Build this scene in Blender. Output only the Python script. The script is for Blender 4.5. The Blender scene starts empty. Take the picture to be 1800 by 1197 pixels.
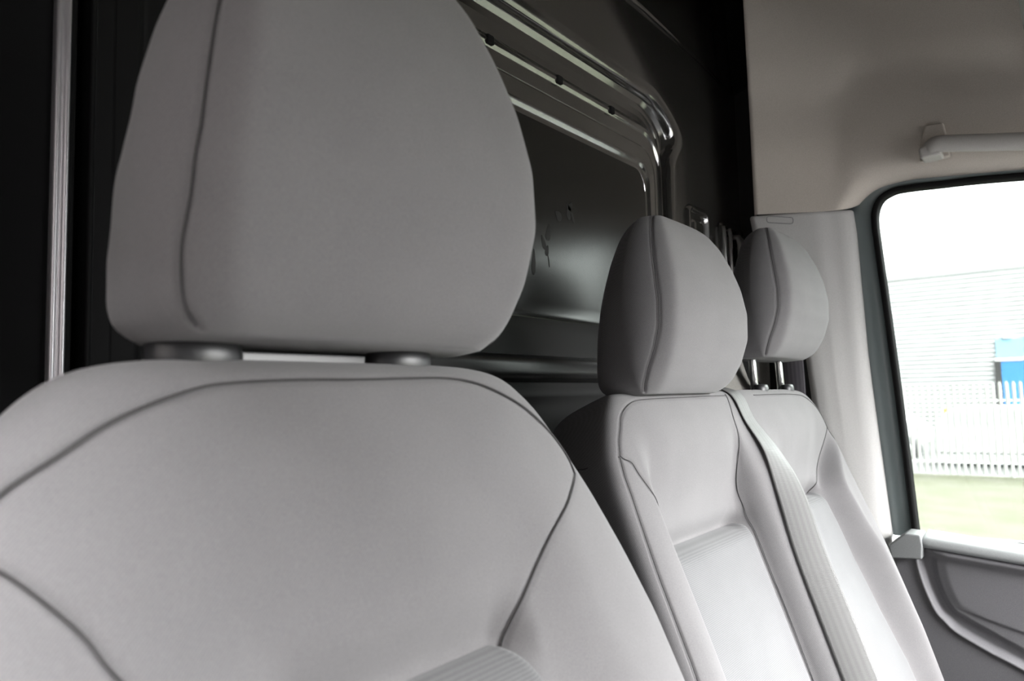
import bpy, math, random
import numpy as np
from mathutils import Vector, Matrix
random.seed(4)
SC = bpy.context.scene
COL = SC.collection

# ------------------------------------------------------------------ camera, world, light, exposure
def make_camera():
    cam = bpy.data.cameras.new('camera'); ob = bpy.data.objects.new('camera', cam); COL.objects.link(ob)
    F, CX, CY = 1300.0, 900.0, 598.5
    ex = Vector(((1909 - CX) / F, (675 - CY) / F, 1.0)).normalized()          # world X seen in camera axes (x right, y down, z forward)
    h = Vector(((909.0 - CX) / F, (699 - CY) / F, 1.0))
    ez = ex.cross(h).normalized()
    if ez.y > 0: ez = -ez
    ey = ez.cross(ex)
    right = Vector((ex.x, ey.x, ez.x)); up = -Vector((ex.y, ey.y, ez.y)); back = -Vector((ex.z, ey.z, ez.z))
    m = Matrix((right, up, back)).transposed().to_4x4(); m.translation = Vector((0, 0, 1.2))
    ob.matrix_world = m
    cam.sensor_width = 36.0; cam.lens = F / 1800 * 36.0
    cam.clip_start = 0.02; cam.clip_end = 300
    cam.dof.use_dof = True; cam.dof.focus_distance = 1.12; cam.dof.aperture_fstop = 7.0
    SC.camera = ob
make_camera()
SC.view_settings.view_transform = 'Standard'; SC.view_settings.look = 'None'
SC.view_settings.gamma = 1.0; SC.view_settings.use_curve_mapping = False
SC.view_settings.exposure = 5.88

W = bpy.data.worlds.new('overcast'); SC.world = W; W.use_nodes = True
wn, wl = W.node_tree.nodes, W.node_tree.links
bg = wn['Background']
tc = wn.new('ShaderNodeTexCoord'); sx = wn.new('ShaderNodeSeparateXYZ'); cr = wn.new('ShaderNodeValToRGB')
wl.new(tc.outputs['Generated'], sx.inputs[0]); wl.new(sx.outputs['Z'], cr.inputs[0])
# overcast sky, brighter toward the open yard ahead and to the passenger side
dt = wn.new('ShaderNodeVectorMath'); dt.operation = 'DOT_PRODUCT'; dt.inputs[1].default_value = (0.50, -0.85, 0.12); wl.new(tc.outputs['Generated'], dt.inputs[0])
c2 = wn.new('ShaderNodeValToRGB'); mr_ = wn.new('ShaderNodeMapRange'); mr_.inputs[1].default_value = -1; mr_.inputs[2].default_value = 1
c2.color_ramp.elements[0].position = 0.42; c2.color_ramp.elements[0].color = (0.010, 0.009, 0.012, 1)
c2.color_ramp.elements[1].position = 0.90; c2.color_ramp.elements[1].color = (1, 1, 1, 1)
wl.new(dt.outputs['Value'], mr_.inputs[0]); wl.new(mr_.outputs[0], c2.inputs[0])
ml = wn.new('ShaderNodeMix'); ml.data_type = 'RGBA'; ml.blend_type = 'MULTIPLY'; ml.inputs['Factor'].default_value = 1
wl.new(cr.outputs[0], ml.inputs['A']); wl.new(c2.outputs[0], ml.inputs['B']); wl.new(ml.outputs['Result'], bg.inputs[0])
bg.inputs[1].default_value = 3.6

def portal(name, loc, rot, sx_, sy_):
    l = bpy.data.lights.new(name, 'AREA'); l.shape = 'RECTANGLE'; l.size = sx_; l.size_y = sy_
    l.cycles.is_portal = True
    o = bpy.data.objects.new(name, l); COL.objects.link(o); o.location = loc; o.rotation_euler = rot
    return o
R90 = math.pi / 2
portal('portal_windscreen', (1.42, -.84, 1.31), (-R90 - 0.0, 0, 0), 1.8, 0.95)
portal('portal_passenger_window', (2.06, -0.16, 1.27), (0, -R90 + math.pi, 0), 0.9, 1.1)
portal('portal_driver_door', (-0.17, 0.14, 1.275), (0, -R90, 0), 1.7, 1.4)
for _n in ('portal_windscreen', 'portal_passenger_window', 'portal_driver_door'):
    _o = bpy.data.objects[_n]
    _in = {'portal_windscreen': Vector((0, .85, -.70)), 'portal_passenger_window': Vector((-1, 0, 0)), 'portal_driver_door': Vector((1, 0, 0))}[_n]
    _o.rotation_euler = _in.to_track_quat('-Z', 'Z' if _n != 'x' else 'Y').to_euler()
    if _n == 'portal_windscreen': _o.data.size, _o.data.size_y = 1.3, 1.15
    elif _n == 'portal_passenger_window': _o.data.size, _o.data.size_y = 1.1, 0.9
    else: _o.data.size, _o.data.size_y = .54, .87

# ------------------------------------------------------------------ helpers
def mesh_obj(name, verts, faces, mat, parent=None, smooth=True, loc=None):
    me = bpy.data.meshes.new(name)
    verts = np.asarray(verts, dtype=float)
    me.from_pydata([tuple(v) for v in verts], [], [tuple(int(i) for i in f) for f in faces])
    if mat: me.materials.append(mat)
    if smooth: me.polygons.foreach_set('use_smooth', [True] * len(me.polygons))
    me.update()
    o = bpy.data.objects.new(name, me); COL.objects.link(o)
    if parent: o.parent = parent
    if loc is not None: o.location = loc
    return o

def fix_normals(o):
    import bmesh
    bm = bmesh.new(); bm.from_mesh(o.data); bmesh.ops.recalc_face_normals(bm, faces=bm.faces); bm.to_mesh(o.data); bm.free()
    return o

def tag(o, label=None, cat=None, group=None, kind=None):
    if label: o['label'] = label
    if cat: o['category'] = cat
    if group: o['group'] = group
    if kind: o['kind'] = kind
    return o

def empty(name, loc=(0, 0, 0)):
    o = bpy.data.objects.new(name, None); COL.objects.link(o); o.location = loc; o.empty_display_size = 0.05
    return o

def grid_faces(nr, nc, closed=False, off=0):
    f = []
    for i in range(nr - 1):
        for j in range(nc if closed else nc - 1):
            k = (j + 1) % nc
            f.append((off + i * nc + j, off + i * nc + k, off + (i + 1) * nc + k, off + (i + 1) * nc + j))
    return f

def tube_data(path, r, n=8, caps=True, rz=None):
    P = [Vector(p) for p in path]; V = []; Fc = []
    prev = None
    for i, p in enumerate(P):
        t = (P[min(i + 1, len(P) - 1)] - P[max(i - 1, 0)]).normalized()
        if prev is None:
            a = Vector((0, 0, 1)) if abs(t.z) < .9 else Vector((0, 1, 0))
        else: a = prev
        b = (a - t * a.dot(t)).normalized(); c = t.cross(b); prev = b
        ri = r[i] if isinstance(r, (list, tuple)) else r
        rz_ = (rz if rz else ri)
        for k in range(n):
            an = 2 * math.pi * k / n
            V.append(p + b * math.cos(an) * rz_ + c * math.sin(an) * ri)
    Fc = grid_faces(len(P), n, True)
    if caps:
        Fc.append(tuple(range(n - 1, -1, -1))); Fc.append(tuple(range((len(P) - 1) * n, len(P) * n)))
    return [tuple(v) for v in V], Fc

def tube(name, path, r, mat, parent=None, n=8, rz=None):
    v, f = tube_data(path, r, n, rz=rz); return mesh_obj(name, v, f, mat, parent)

class MB:
    def __init__(s): s.v = []; s.f = []
    def add(s, v, f):
        o = len(s.v); s.v += [tuple(x) for x in v]; s.f += [tuple(i + o for i in q) for q in f]; return s
    def box(s, x0, x1, y0, y1, z0, z1):
        v = [(x0, y0, z0), (x1, y0, z0), (x1, y1, z0), (x0, y1, z0), (x0, y0, z1), (x1, y0, z1), (x1, y1, z1), (x0, y1, z1)]
        return s.add(v, [(3, 2, 1, 0), (4, 5, 6, 7), (0, 1, 5, 4), (1, 2, 6, 5), (2, 3, 7, 6), (3, 0, 4, 7)])
    def prism(s, poly, axis, a, b):
        # poly of 2-d points in the two other axes, extruded from a to b
        n = len(poly); v = []
        for w in (a, b):
            for p in poly:
                v.append({'x': (w, p[0], p[1]), 'y': (p[0], w, p[1]), 'z': (p[0], p[1], w)}[axis])
        f = [tuple(range(n - 1, -1, -1)), tuple(range(n, 2 * n))] + [(i, (i + 1) % n, n + (i + 1) % n, n + i) for i in range(n)]
        return s.add(v, f)
    def build(s, name, mat, parent=None, bevel=0, smooth=False, seg=2):
        o = mesh_obj(name, s.v, s.f, mat, parent, smooth=smooth); fix_normals(o)
        if bevel:
            m = o.modifiers.new('bevel', 'BEVEL'); m.width = bevel; m.segments = seg; m.limit_method = 'ANGLE'; m.angle_limit = math.radians(35)
            o.data.polygons.foreach_set('use_smooth', [True] * len(o.data.polygons))
            o.modifiers.new('wn', 'WEIGHTED_NORMAL').keep_sharp = False
        return o

def ip(tab):
    xs = np.array([a for a, b in tab], float); ys = np.array([b for a, b in tab], float)
    if xs[0] > xs[-1]: xs = xs[::-1]; ys = ys[::-1]
    return lambda v: np.interp(v, xs, ys)

def sm(tab, n=400, k=9):
    # smoothed interpolation table
    xs = np.array([a for a, b in tab], float); ys = np.array([b for a, b in tab], float)
    if xs[0] > xs[-1]: xs = xs[::-1]; ys = ys[::-1]
    X = np.linspace(xs[0], xs[-1], n); Yv = np.interp(X, xs, ys)
    for _ in range(2):
        pad = np.concatenate([np.full(k, 2 * Yv[0]) - Yv[k:0:-1], Yv, np.full(k, 2 * Yv[-1]) - Yv[-2:-k - 2:-1]])
        Yv = np.convolve(pad, np.ones(2 * k + 1) / (2 * k + 1), 'valid')
    return lambda v: np.interp(v, X, Yv)

def smooth_poly(pts, n=60):
    # Catmull-Rom through the points
    P = np.array(pts, float); P = np.vstack([2 * P[0] - P[1], P, 2 * P[-1] - P[-2]])
    out = []; m = len(P) - 3; per = max(2, n // m)
    for i in range(m):
        p0, p1, p2, p3 = P[i:i + 4]
        for t in np.linspace(0, 1, per, endpoint=False):
            out.append(0.5 * ((2 * p1) + (-p0 + p2) * t + (2 * p0 - 5 * p1 + 4 * p2 - p3) * t * t + (-p0 + 3 * p1 - 3 * p2 + p3) * t ** 3))
    out.append(P[-2]); return np.array(out)

# ------------------------------------------------------------------ materials
def mat(name, col, rough=0.6, metal=0.0, spec=0.5, coat=0.0):
    m = bpy.data.materials.new(name); m.use_nodes = True
    b = m.node_tree.nodes['Principled BSDF']
    b.inputs['Base Color'].default_value = (*col, 1); b.inputs['Roughness'].default_value = rough
    b.inputs['Metallic'].default_value = metal; b.inputs['Specular IOR Level'].default_value = spec
    b.inputs['Coat Weight'].default_value = coat
    return m

def N(m, t, **kw):
    n = m.node_tree.nodes.new(t)
    for k, v in kw.items(): setattr(n, k, v)
    return n

def add_noise(m, scale, lo, hi, bump=0.0, dist=0.001, detail=2.0, rough_var=0.0, stretch=None, coords='Object'):
    nt = m.node_tree; L = nt.links; b = nt.nodes['Principled BSDF']
    t = N(m, 'ShaderNodeTexCoord'); nz = N(m, 'ShaderNodeTexNoise'); nz.inputs['Scale'].default_value = scale; nz.inputs['Detail'].default_value = detail
    src = t.outputs[coords]
    if stretch:
        mp = N(m, 'ShaderNodeMapping'); mp.inputs['Scale'].default_value = stretch; L.new(src, mp.inputs[0]); src = mp.outputs[0]
    L.new(src, nz.inputs['Vector'])
    r = N(m, 'ShaderNodeValToRGB'); r.color_ramp.elements[0].position = .3; r.color_ramp.elements[1].position = .7
    r.color_ramp.elements[0].color = (*lo, 1); r.color_ramp.elements[1].color = (*hi, 1)
    L.new(nz.outputs['Fac'], r.inputs[0]); L.new(r.outputs[0], b.inputs['Base Color'])
    if bump:
        bp = N(m, 'ShaderNodeBump'); bp.inputs['Strength'].default_value = bump; bp.inputs['Distance'].default_value = dist
        L.new(nz.outputs['Fac'], bp.inputs['Height']); L.new(bp.outputs[0], b.inputs['Normal'])
    return m

def fabric(name, lo, hi, period, direction, wave_amt=0.25, bump=0.35, sheen=0.15):
    """woven cloth: fine wave (twill or ribs) plus mottling"""
    m = mat(name, lo, 0.95, spec=0.15); nt = m.node_tree; L = nt.links; b = nt.nodes['Principled BSDF']
    b.inputs['Sheen Weight'].default_value = sheen; b.inputs['Sheen Roughness'].default_value = 0.6
    t = N(m, 'ShaderNodeTexCoord'); mp = N(m, 'ShaderNodeMapping')
    L.new(t.outputs['Object'], mp.inputs[0]); mp.inputs['Rotation'].default_value = direction
    w = N(m, 'ShaderNodeTexWave'); w.wave_type = 'BANDS'; w.bands_direction = 'Z'; w.wave_profile = 'SIN'
    w.inputs['Scale'].default_value = 2 * math.pi / period / 20.0
    w.inputs['Distortion'].default_value = 0.6; w.inputs['Detail'].default_value = 1.0; w.inputs['Detail Scale'].default_value = 3.0
    L.new(mp.outputs[0], w.inputs['Vector'])
    nz = N(m, 'ShaderNodeTexNoise'); nz.inputs['Scale'].default_value = 750; nz.inputs['Detail'].default_value = 3.0; nz.inputs['Roughness'].default_value = 0.7
    L.new(t.outputs['Object'], nz.inputs['Vector'])
    n2 = N(m, 'ShaderNodeTexNoise'); n2.inputs['Scale'].default_value = 14; n2.inputs['Detail'].default_value = 5.0
    L.new(t.outputs['Object'], n2.inputs['Vector'])
    a = N(m, 'ShaderNodeMath', operation='MULTIPLY'); a.inputs[1].default_value = wave_amt; L.new(w.outputs['Fac'], a.inputs[0])
    c = N(m, 'ShaderNodeMath', operation='MULTIPLY'); c.inputs[1].default_value = 0.8 - wave_amt; L.new(nz.outputs['Fac'], c.inputs[0])
    d = N(m, 'ShaderNodeMath', operation='ADD'); L.new(a.outputs[0], d.inputs[0]); L.new(c.outputs[0], d.inputs[1])
    e = N(m, 'ShaderNodeMath', operation='MULTIPLY_ADD'); e.inputs[1].default_value = 0.25; L.new(n2.outputs['Fac'], e.inputs[0]); L.new(d.outputs[0], e.inputs[2])
    r = N(m, 'ShaderNodeValToRGB'); r.color_ramp.elements[0].position = .15; r.color_ramp.elements[1].position = .9
    r.color_ramp.elements[0].color = (*lo, 1); r.color_ramp.elements[1].color = (*hi, 1)
    L.new(e.outputs[0], r.inputs[0]); L.new(r.outputs[0], b.inputs['Base Color'])
    bp = N(m, 'ShaderNodeBump'); bp.inputs['Strength'].default_value = bump; bp.inputs['Distance'].default_value = 0.0004
    L.new(d.outputs[0], bp.inputs['Height']); L.new(bp.outputs[0], b.inputs['Normal'])
    return m

M = {}
M['cloth'] = fabric('charcoal_cloth', (0.104, 0.101, 0.104), (0.204, 0.198, 0.200), 0.0016, (0.6, 0.75, 0), 0.16, 0.35)
M['insert'] = fabric('light_ribbed_cloth', (0.090, 0.090, 0.093), (0.162, 0.162, 0.165), 0.0021, (0, 0, 0), 0.35, 0.5)
M['divider'] = fabric('dark_cloth', (0.060, 0.058, 0.060), (0.120, 0.116, 0.118), 0.0016, (0.6, 0.75, 0), 0.3, 0.4)
M['thread'] = mat('dark_thread', (0.045, 0.043, 0.044), 0.9)
M['paint'] = mat('black_painted_steel', (0.034, 0.0325, 0.029), 0.12, spec=1.0)
M['paint'].node_tree.nodes['Principled BSDF'].inputs['IOR'].default_value = 2.1
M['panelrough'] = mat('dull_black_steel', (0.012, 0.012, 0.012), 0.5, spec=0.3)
M['matt'] = mat('notch_and_shade_black', (0.004, 0.004, 0.0045), 0.7, spec=0.15)  # for the notches, and for shade coloured onto the left of the bulkhead
M['chrome'] = mat('polished_steel', (0.88, 0.88, 0.86), 0.28, metal=1.0)
M['black'] = mat('black_plastic', (0.018, 0.018, 0.019), 0.5)
M['guide'] = mat('grey_plastic', (0.025, 0.025, 0.027), 0.38)
M['rubber'] = mat('black_rubber', (0.006, 0.006, 0.006), 0.85, spec=0.2)
M['headliner'] = add_noise(mat('headliner_cloth', (0.3, 0.28, 0.25), 0.95, spec=0.1), 700, (0.47, 0.43, 0.38), (0.58, 0.53, 0.475), 0.3, 0.0005)
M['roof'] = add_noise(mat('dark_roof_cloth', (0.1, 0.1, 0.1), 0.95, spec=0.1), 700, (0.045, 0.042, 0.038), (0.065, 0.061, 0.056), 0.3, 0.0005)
M['trim'] = add_noise(mat('pale_grey_plastic', (0.42, 0.42, 0.41), 0.6, spec=0.3), 500, (0.46, 0.455, 0.445), (0.52, 0.513, 0.50), 0.15, 0.0003)
M['door'] = add_noise(mat('mid_grey_plastic', (0.15, 0.15, 0.155), 0.6, spec=0.3), 600, (0.14, 0.137, 0.145), (0.175, 0.172, 0.18), 0.25, 0.0003)
M['doorcap'] = add_noise(mat('light_grey_cap', (0.32, 0.33, 0.335), 0.5, spec=0.35), 600, (0.22, 0.228, 0.23), (0.27, 0.278, 0.28), 0.2, 0.0003)
M['frame'] = mat('reflection_teal_frame', (0.19, 0.225, 0.23), 0.25, spec=0.6)  # teal tone stands in for outdoors reflected in a dark frame
M['floor'] = add_noise(mat('grey_floor_mat', (0.03, 0.03, 0.03), 0.8), 200, (0.02, 0.02, 0.02), (0.04, 0.04, 0.04), 0.2)
M['dash'] = add_noise(mat('dash_plastic', (0.04, 0.04, 0.042), 0.6), 500, (0.035, 0.035, 0.037), (0.05, 0.05, 0.052), 0.2)

def seam_attr_mat():
    pass

# ------------------------------------------------------------------ upholstered bodies
class Body:
    """closed cushion: at height v a half-width w(v), front depth tf(v), back depth tb(v); front features feat(u, v)"""
    def __init__(s, origin, tilt, w, tf, tb, nf=3.0, nb=4.0, feat=None, lean=None, kb=None, fprof=None):
        s.o = Vector(origin); s.r = tilt; s.w = w; s.tf = tf; s.tb = tb; s.nf = nf; s.nb = nb; s.feat = feat; s.lean = lean; s.kb = kb; s.fprof = fprof
    def place(s, u, d, v):
        # d toward the front
        u, d, v = np.broadcast_arrays(u, d, v)
        if s.lean is not None: d = d + s.lean(v)
        c, q = math.cos(s.r), math.sin(s.r)
        return np.stack([s.o.x + u, s.o.y + v * q - d * c, s.o.z + v * c + d * q], -1)
    def front(s, u, v):
        w = s.w(v); x = np.clip(np.abs(u) / np.maximum(w, 1e-6), 0, 1)
        d = s.tf(v) * (s.fprof(x) if s.fprof is not None else (1 - x ** s.nf) ** (1 / s.nf))
        if s.feat is not None: d = d + s.feat(u, v) * (1 - x ** 12)
        return d
    def pt(s, u, v, lift=0.0):
        u = np.asarray(u, float); v = np.asarray(v, float)
        return s.place(u, s.front(u, v) + lift, v)
    def build(s, name, vs, nfront, nback, material, parent, seams=(), gw=0.0025, gd=0.0022):
        sf = np.linspace(-1, 1, nfront); sb = np.linspace(1, -1, nback + 2)[1:-1]
        V, Vv = np.meshgrid(np.sin(np.pi / 2 * sf), vs); Wv = s.w(Vv)
        Uf = V * Wv; Pf = s.place(Uf, s.front(Uf, Vv), Vv)
        B, Bv = np.meshgrid(np.sin(np.pi / 2 * sb), vs); Wb = s.w(Bv)
        fr = (1 - np.abs(B) ** s.nb) ** (1 / s.nb)
        if s.kb is not None: Wb = Wb * (1 - (1 - s.kb(Bv)) * fr)
        Pb = s.place(B * Wb, -s.tb(Bv) * fr, Bv)
        P = np.concatenate([Pf, Pb], 1); nr, nc = P.shape[:2]
        # normals by finite differences on the closed rings
        a = np.roll(P, -1, 1) - np.roll(P, 1, 1)
        b = np.empty_like(P); b[1:-1] = P[2:] - P[:-2]; b[0] = P[1] - P[0]; b[-1] = P[-1] - P[-2]
        n = np.cross(a, b); n /= np.maximum(np.linalg.norm(n, axis=-1, keepdims=True), 1e-9)
        flat = P.reshape(-1, 3); disp = np.zeros(len(flat)); 
        for sp in seams:
            A = sp[:-1]; D = sp[1:] - A; L2 = np.maximum((D ** 2).sum(1), 1e-12)
            lo = sp.min(0) - .012; hi = sp.max(0) + .012
            idx = np.where(((flat > lo) & (flat < hi)).all(1))[0]
            if not len(idx): continue
            q = flat[idx][:, None, :] - A[None]
            t = np.clip((q * D[None]).sum(-1) / L2, 0, 1)
            dist = np.sqrt(((q - t[..., None] * D[None]) ** 2).sum(-1)).min(1)
            disp[idx] = np.maximum(disp[idx], gd * np.exp(-(dist / gw) ** 2))
        sgn = 1.0
        # outward direction check
        cen = P.mean((0, 1)); 
        if ((P - cen) * n).sum(-1).mean() < 0: sgn = -1.0
        flat = flat - sgn * n.reshape(-1, 3) * disp[:, None]
        F_ = grid_faces(nr, nc, True)
        F_.append(tuple(range(nc))); F_.append(tuple(range((nr - 1) * nc, nr * nc)))
        o = mesh_obj(name, flat, F_, material, parent); fix_normals(o)
        o.data.polygons[len(F_) - 1].use_smooth = True
        return o

def side_pt(B, s_, v, back=0.0):
    """point on the left(-1)/right(+1) side, at depth d=back behind the widest line"""
    w = B.w(v); tb = B.tb(v)
    x = (1 - (min(abs(back) / max(tb, 1e-6), .999)) ** B.nb) ** (1 / B.nb)
    return B.place(s_ * w * x, -back, v)

def seam_part(name, P, parent, r=0.0008, sink=0.0, material=None):
    return tube(name, [tuple(p) for p in P], r, material or M['thread'], parent, n=6)

def insert_part(B, name, parent, ul, ur, v0, v1, rc, mat_, lift=0.009, step=0.004, edge=0.010):
    """raised insert on the front of body B, between ul(v) and ur(v), from v1 up to v0, rounded top corners"""
    vs = np.concatenate([v0 - np.array([0, .0004, .001, .002, .0035, .0055, .008, .011, .0145, .0185, .023]), np.arange(v0 - .028, v1, -step)])
    nu = 90; rows = []
    for v in vs:
        a, b = ul(v), ur(v)
        dv = v0 - v
        cut = rc - math.sqrt(max(rc * rc - max(rc - dv, 0) ** 2, 0)) if dv < rc else 0
        a += cut; b -= cut
        t = np.linspace(0, 1, nu); t = (1 - np.cos(np.pi * t)) / 2 * .6 + t * .4
        u = a + (b - a) * t
        de = np.minimum(np.minimum(u - a, b - u), dv)
        h = -0.004 + (lift + 0.004) * (1 - np.exp(-np.maximum(de, 0) / edge * 1.8))
        rows.append(B.place(u, B.front(u, np.full_like(u, v)) + h, np.full_like(u, v)))
    P = np.array(rows); return mesh_obj(name, P.reshape(-1, 3), grid_faces(len(vs), nu), mat_, parent)

def sstep(x, a, b):
    t = np.clip((x - a) / (b - a), 0, 1); return t * t * (3 - 2 * t)

def HPROF(x):
    a = 1 - .07 * x * x; b = 1 - 2.4 * .03 * np.log1p(np.exp((x - .80) / .03))
    m = -.03 * np.log(np.exp(-a / .03) + np.exp(-b / .03)) + .012
    return m * np.maximum(1 - x ** 14, 0) ** .4
# head restraint ----------------------------------------------------
HR_H = 0.268
hw = sm([(0, .124), (.005, .137), (.016, .147), (.04, .157), (.08, .163), (.12, .161), (.155, .153), (.185, .143), (.21, .130), (.23, .117), (.247, .100), (.257, .083), (.263, .064), (.268, .028)], n=800, k=14)
htf = sm([(0, .012), (.006, .026), (.02, .040), (.045, .055), (.08, .068), (.12, .072), (.16, .068), (.195, .059), (.225, .048), (.248, .035), (.261, .021), (.268, .006)], n=800, k=12)
htb = sm([(0, .060), (.004, .066), (.02, .069), (.08, .063), (.14, .056), (.19, .048), (.225, .042), (.248, .033), (.261, .021), (.268, .006)], n=800, k=12)
KB = sm([(0, 1.12), (.012, 1.07), (.045, .99), (.12, .90), (.2, .80), (.268, .68)], n=600, k=40)
NARROW = sm([(0, 1.0), (.08, 1.0), (.15, .955), (.19, .915), (.25, .90), (.268, .89)], n=600, k=40)

def headrest(parent, c, z0, post_up, scale=1.0, tilt=math.radians(3), guide_z=None, sep=0.16, bz=None, vscale=1.0, taper=1.0):
    """c = (x, y) of the centre plane, z0 = bottom height"""
    S = scale; SV = scale * vscale
    B = Body((c[0], c[1], z0), tilt, lambda v: hw(v / SV) * S * (NARROW(v / SV) if taper > 1 else 1.0), lambda v: htf(v / SV) * S, lambda v: htb(v / SV) * S, nf=4.0, nb=5.0, kb=lambda v: KB(v / SV) ** taper, fprof=HPROF)
    H = HR_H * SV
    vs = np.concatenate([[0, .002, .004, .007, .010, .014, .018], np.linspace(.022, .2, 60), np.linspace(.2028, .255, 26), [.257, .259, .261, .263, .2645, .266, .267, .268]]) * SV
    seams = []
    for sgn in (-1, 1):
        vv = np.linspace(0.004 * SV, 0.262 * SV, 70)
        ratio = np.interp(vv / SV, [0, .03, .06, .09, .12, .16, .21, .262], [.975, .95, .92, .905, .905, .915, .92, .92])
        seams.append(B.pt(sgn * ratio * B.w(vv), vv))
    body = B.build('headrest', vs, 150, 60, M['cloth'], parent, seams, gw=.0026, gd=.0020)
    for sp in seams: seam_part('seam', sp, body, r=0.0006)
    # underside panel seam pinch
    for sx_ in (-1, 1):
        x = c[0] + sx_ * sep / 2
        yb = c[1] + .036
        tube('post', [(x, yb + .004, z0 + .03), (x, yb, z0 - .005), (x, yb - .004, bz - .02)], 0.0075, M['chrome'], body, n=14)
    return B

def guides(parent, c, z, sep, mat_, r=(0.028, 0.019), h=0.012):
    for sx_ in (-1, 1):
        x = c[0] + sx_ * sep / 2
        prof = [(0, -.02), (1.0, -.02), (1.0, -.001), (.97, h * .45), (.85, h * .85), (.6, h), (.0, h)]
        V = []; n = 28
        for a, zz in prof:
            for k in range(n):
                t = 2 * math.pi * k / n; V.append((x + math.cos(t) * r[0] * a, c[1] + math.sin(t) * r[1] * a, z + zz))
        mesh_obj('headrest_guide', V, grid_faces(len(prof), n, True), mat_, parent)

# ------------------------------------------------------------------ driver seat
RC = math.radians(20)
def driver_seat():
    root = empty('driver_seat', (0.350, 0.10, 0.0))
    tag(root, 'grey cloth driver seat, the nearest and largest seat, filling the foreground', 'seat')
    X0 = 0.0; Y0 = -0.10          # local offsets: locals are world minus root
    w = sm([(.043, .10), (.041, .135), (.037, .160), (.028, .184), (.012, .205), (-.015, .228), (-.05, .250), (-.10, .276), (-.155, .298), (-.22, .318), (-.30, .330), (-.42, .318), (-.55, .29), (-.66, .26)], k=5)
    tf = sm([(.043, .002), (.0418, .016), (.038, .031), (.030, .046), (.018, .056), (-.01, .061), (-.05, .062), (-.66, .066)], k=3)
    tb = sm([(.043, .004), (.040, .024), (.034, .040), (.02, .052), (-.02, .056), (-.66, .060)], k=3)
    hwi = lambda v: 0.099 + np.clip(-0.190 - v, 0, .4) * 0.45
    def feat(u, v):
        d = 0.0
        rec = sstep(-v, .03, .17) * (1 - sstep(np.abs(u), hwi(v) + .005, hwi(v) + .10))
        d = d - 0.016 * rec
        # dip of the upper panel into the head of the insert
        d = d - 0.020 * np.exp(-((v + .188) / .024) ** 2) * (1 - sstep(np.abs(u), .085, .125))
        d = d + 0.010 * np.exp(-((v + .09) / .06) ** 2) * (1 - sstep(np.abs(u), .10, .24))
        return d
    B = Body((X0, 0.400 + Y0 + .062 * math.cos(RC), 1.206 - .062 * math.sin(RC)), RC, w, tf, tb, nf=5.0, nb=4.0, feat=feat)
    ts = smooth_poly([(-.262, -.105), (-.245, -.066), (-.224, -.044), (-.200, -.029), (-.169, -.011), (-.128, .004), (-.10, .009), (-.05, .0115), (0, .012), (.05, .0135), (.095, .014), (.130, .009), (.165, -.004), (.195, -.020), (.222, -.040), (.236, -.060), (.234, -.080)], 140)
    side = smooth_poly([(.234, -.080), (.221, -.089), (.199, -.103), (.158, -.128), (.117, -.166), (.103, -.184), (.096, -.194)], 60)
    sideL = smooth_poly([(-.245, -.066), (-.228, -.078), (-.211, -.099), (-.200, -.115), (-.188, -.137), (-.160, -.170), (-.120, -.205), (-.104, -.22)], 60)
    seams = [B.pt(q[:, 0], q[:, 1]) for q in (ts, side, sideL)]
    vs = np.concatenate([np.array([.043, .0424, .0412, .0398, .038, .036, .034, .032, .0305]), np.arange(.029, -.30, -.0022), np.arange(-.30, -.66, -.008)])
    body = B.build('backrest', vs, 330, 60, M['cloth'], root, seams, gw=.0030, gd=.0020)
    for sp in seams: seam_part('seam', sp, body, r=.0009)
    insert_part(B, 'backrest_insert', root, lambda v: -hwi(v), lambda v: hwi(v), -.188, -.60, .018, M['insert'], lift=.010)
    headrest(root, (.004, 0.408 + Y0), 1.240, 0, scale=1.02, sep=.17, bz=1.22, vscale=1.16, taper=1.6)
    guides(root, (-.015, 0.445 + Y0), 1.233, .176, M['guide'], r=(.032, .020))
    # cushion, side shield and pedestal (below the frame)
    mb = MB(); mb.box(-.26, .26, -.42, .16, .46, .60); mb.build('seat_cushion', M['cloth'], root, bevel=.05, seg=5)
    mb = MB(); mb.box(-.21, .21, -.34, .12, .30, .47); mb.build('seat_base', M['black'], root, bevel=.02)
    mb = MB(); mb.box(-.19, .19, -.30, .10, 0.0, .31); mb.build('seat_box', M['black'], root, bevel=.01)
    return B
DB = driver_seat()

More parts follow.
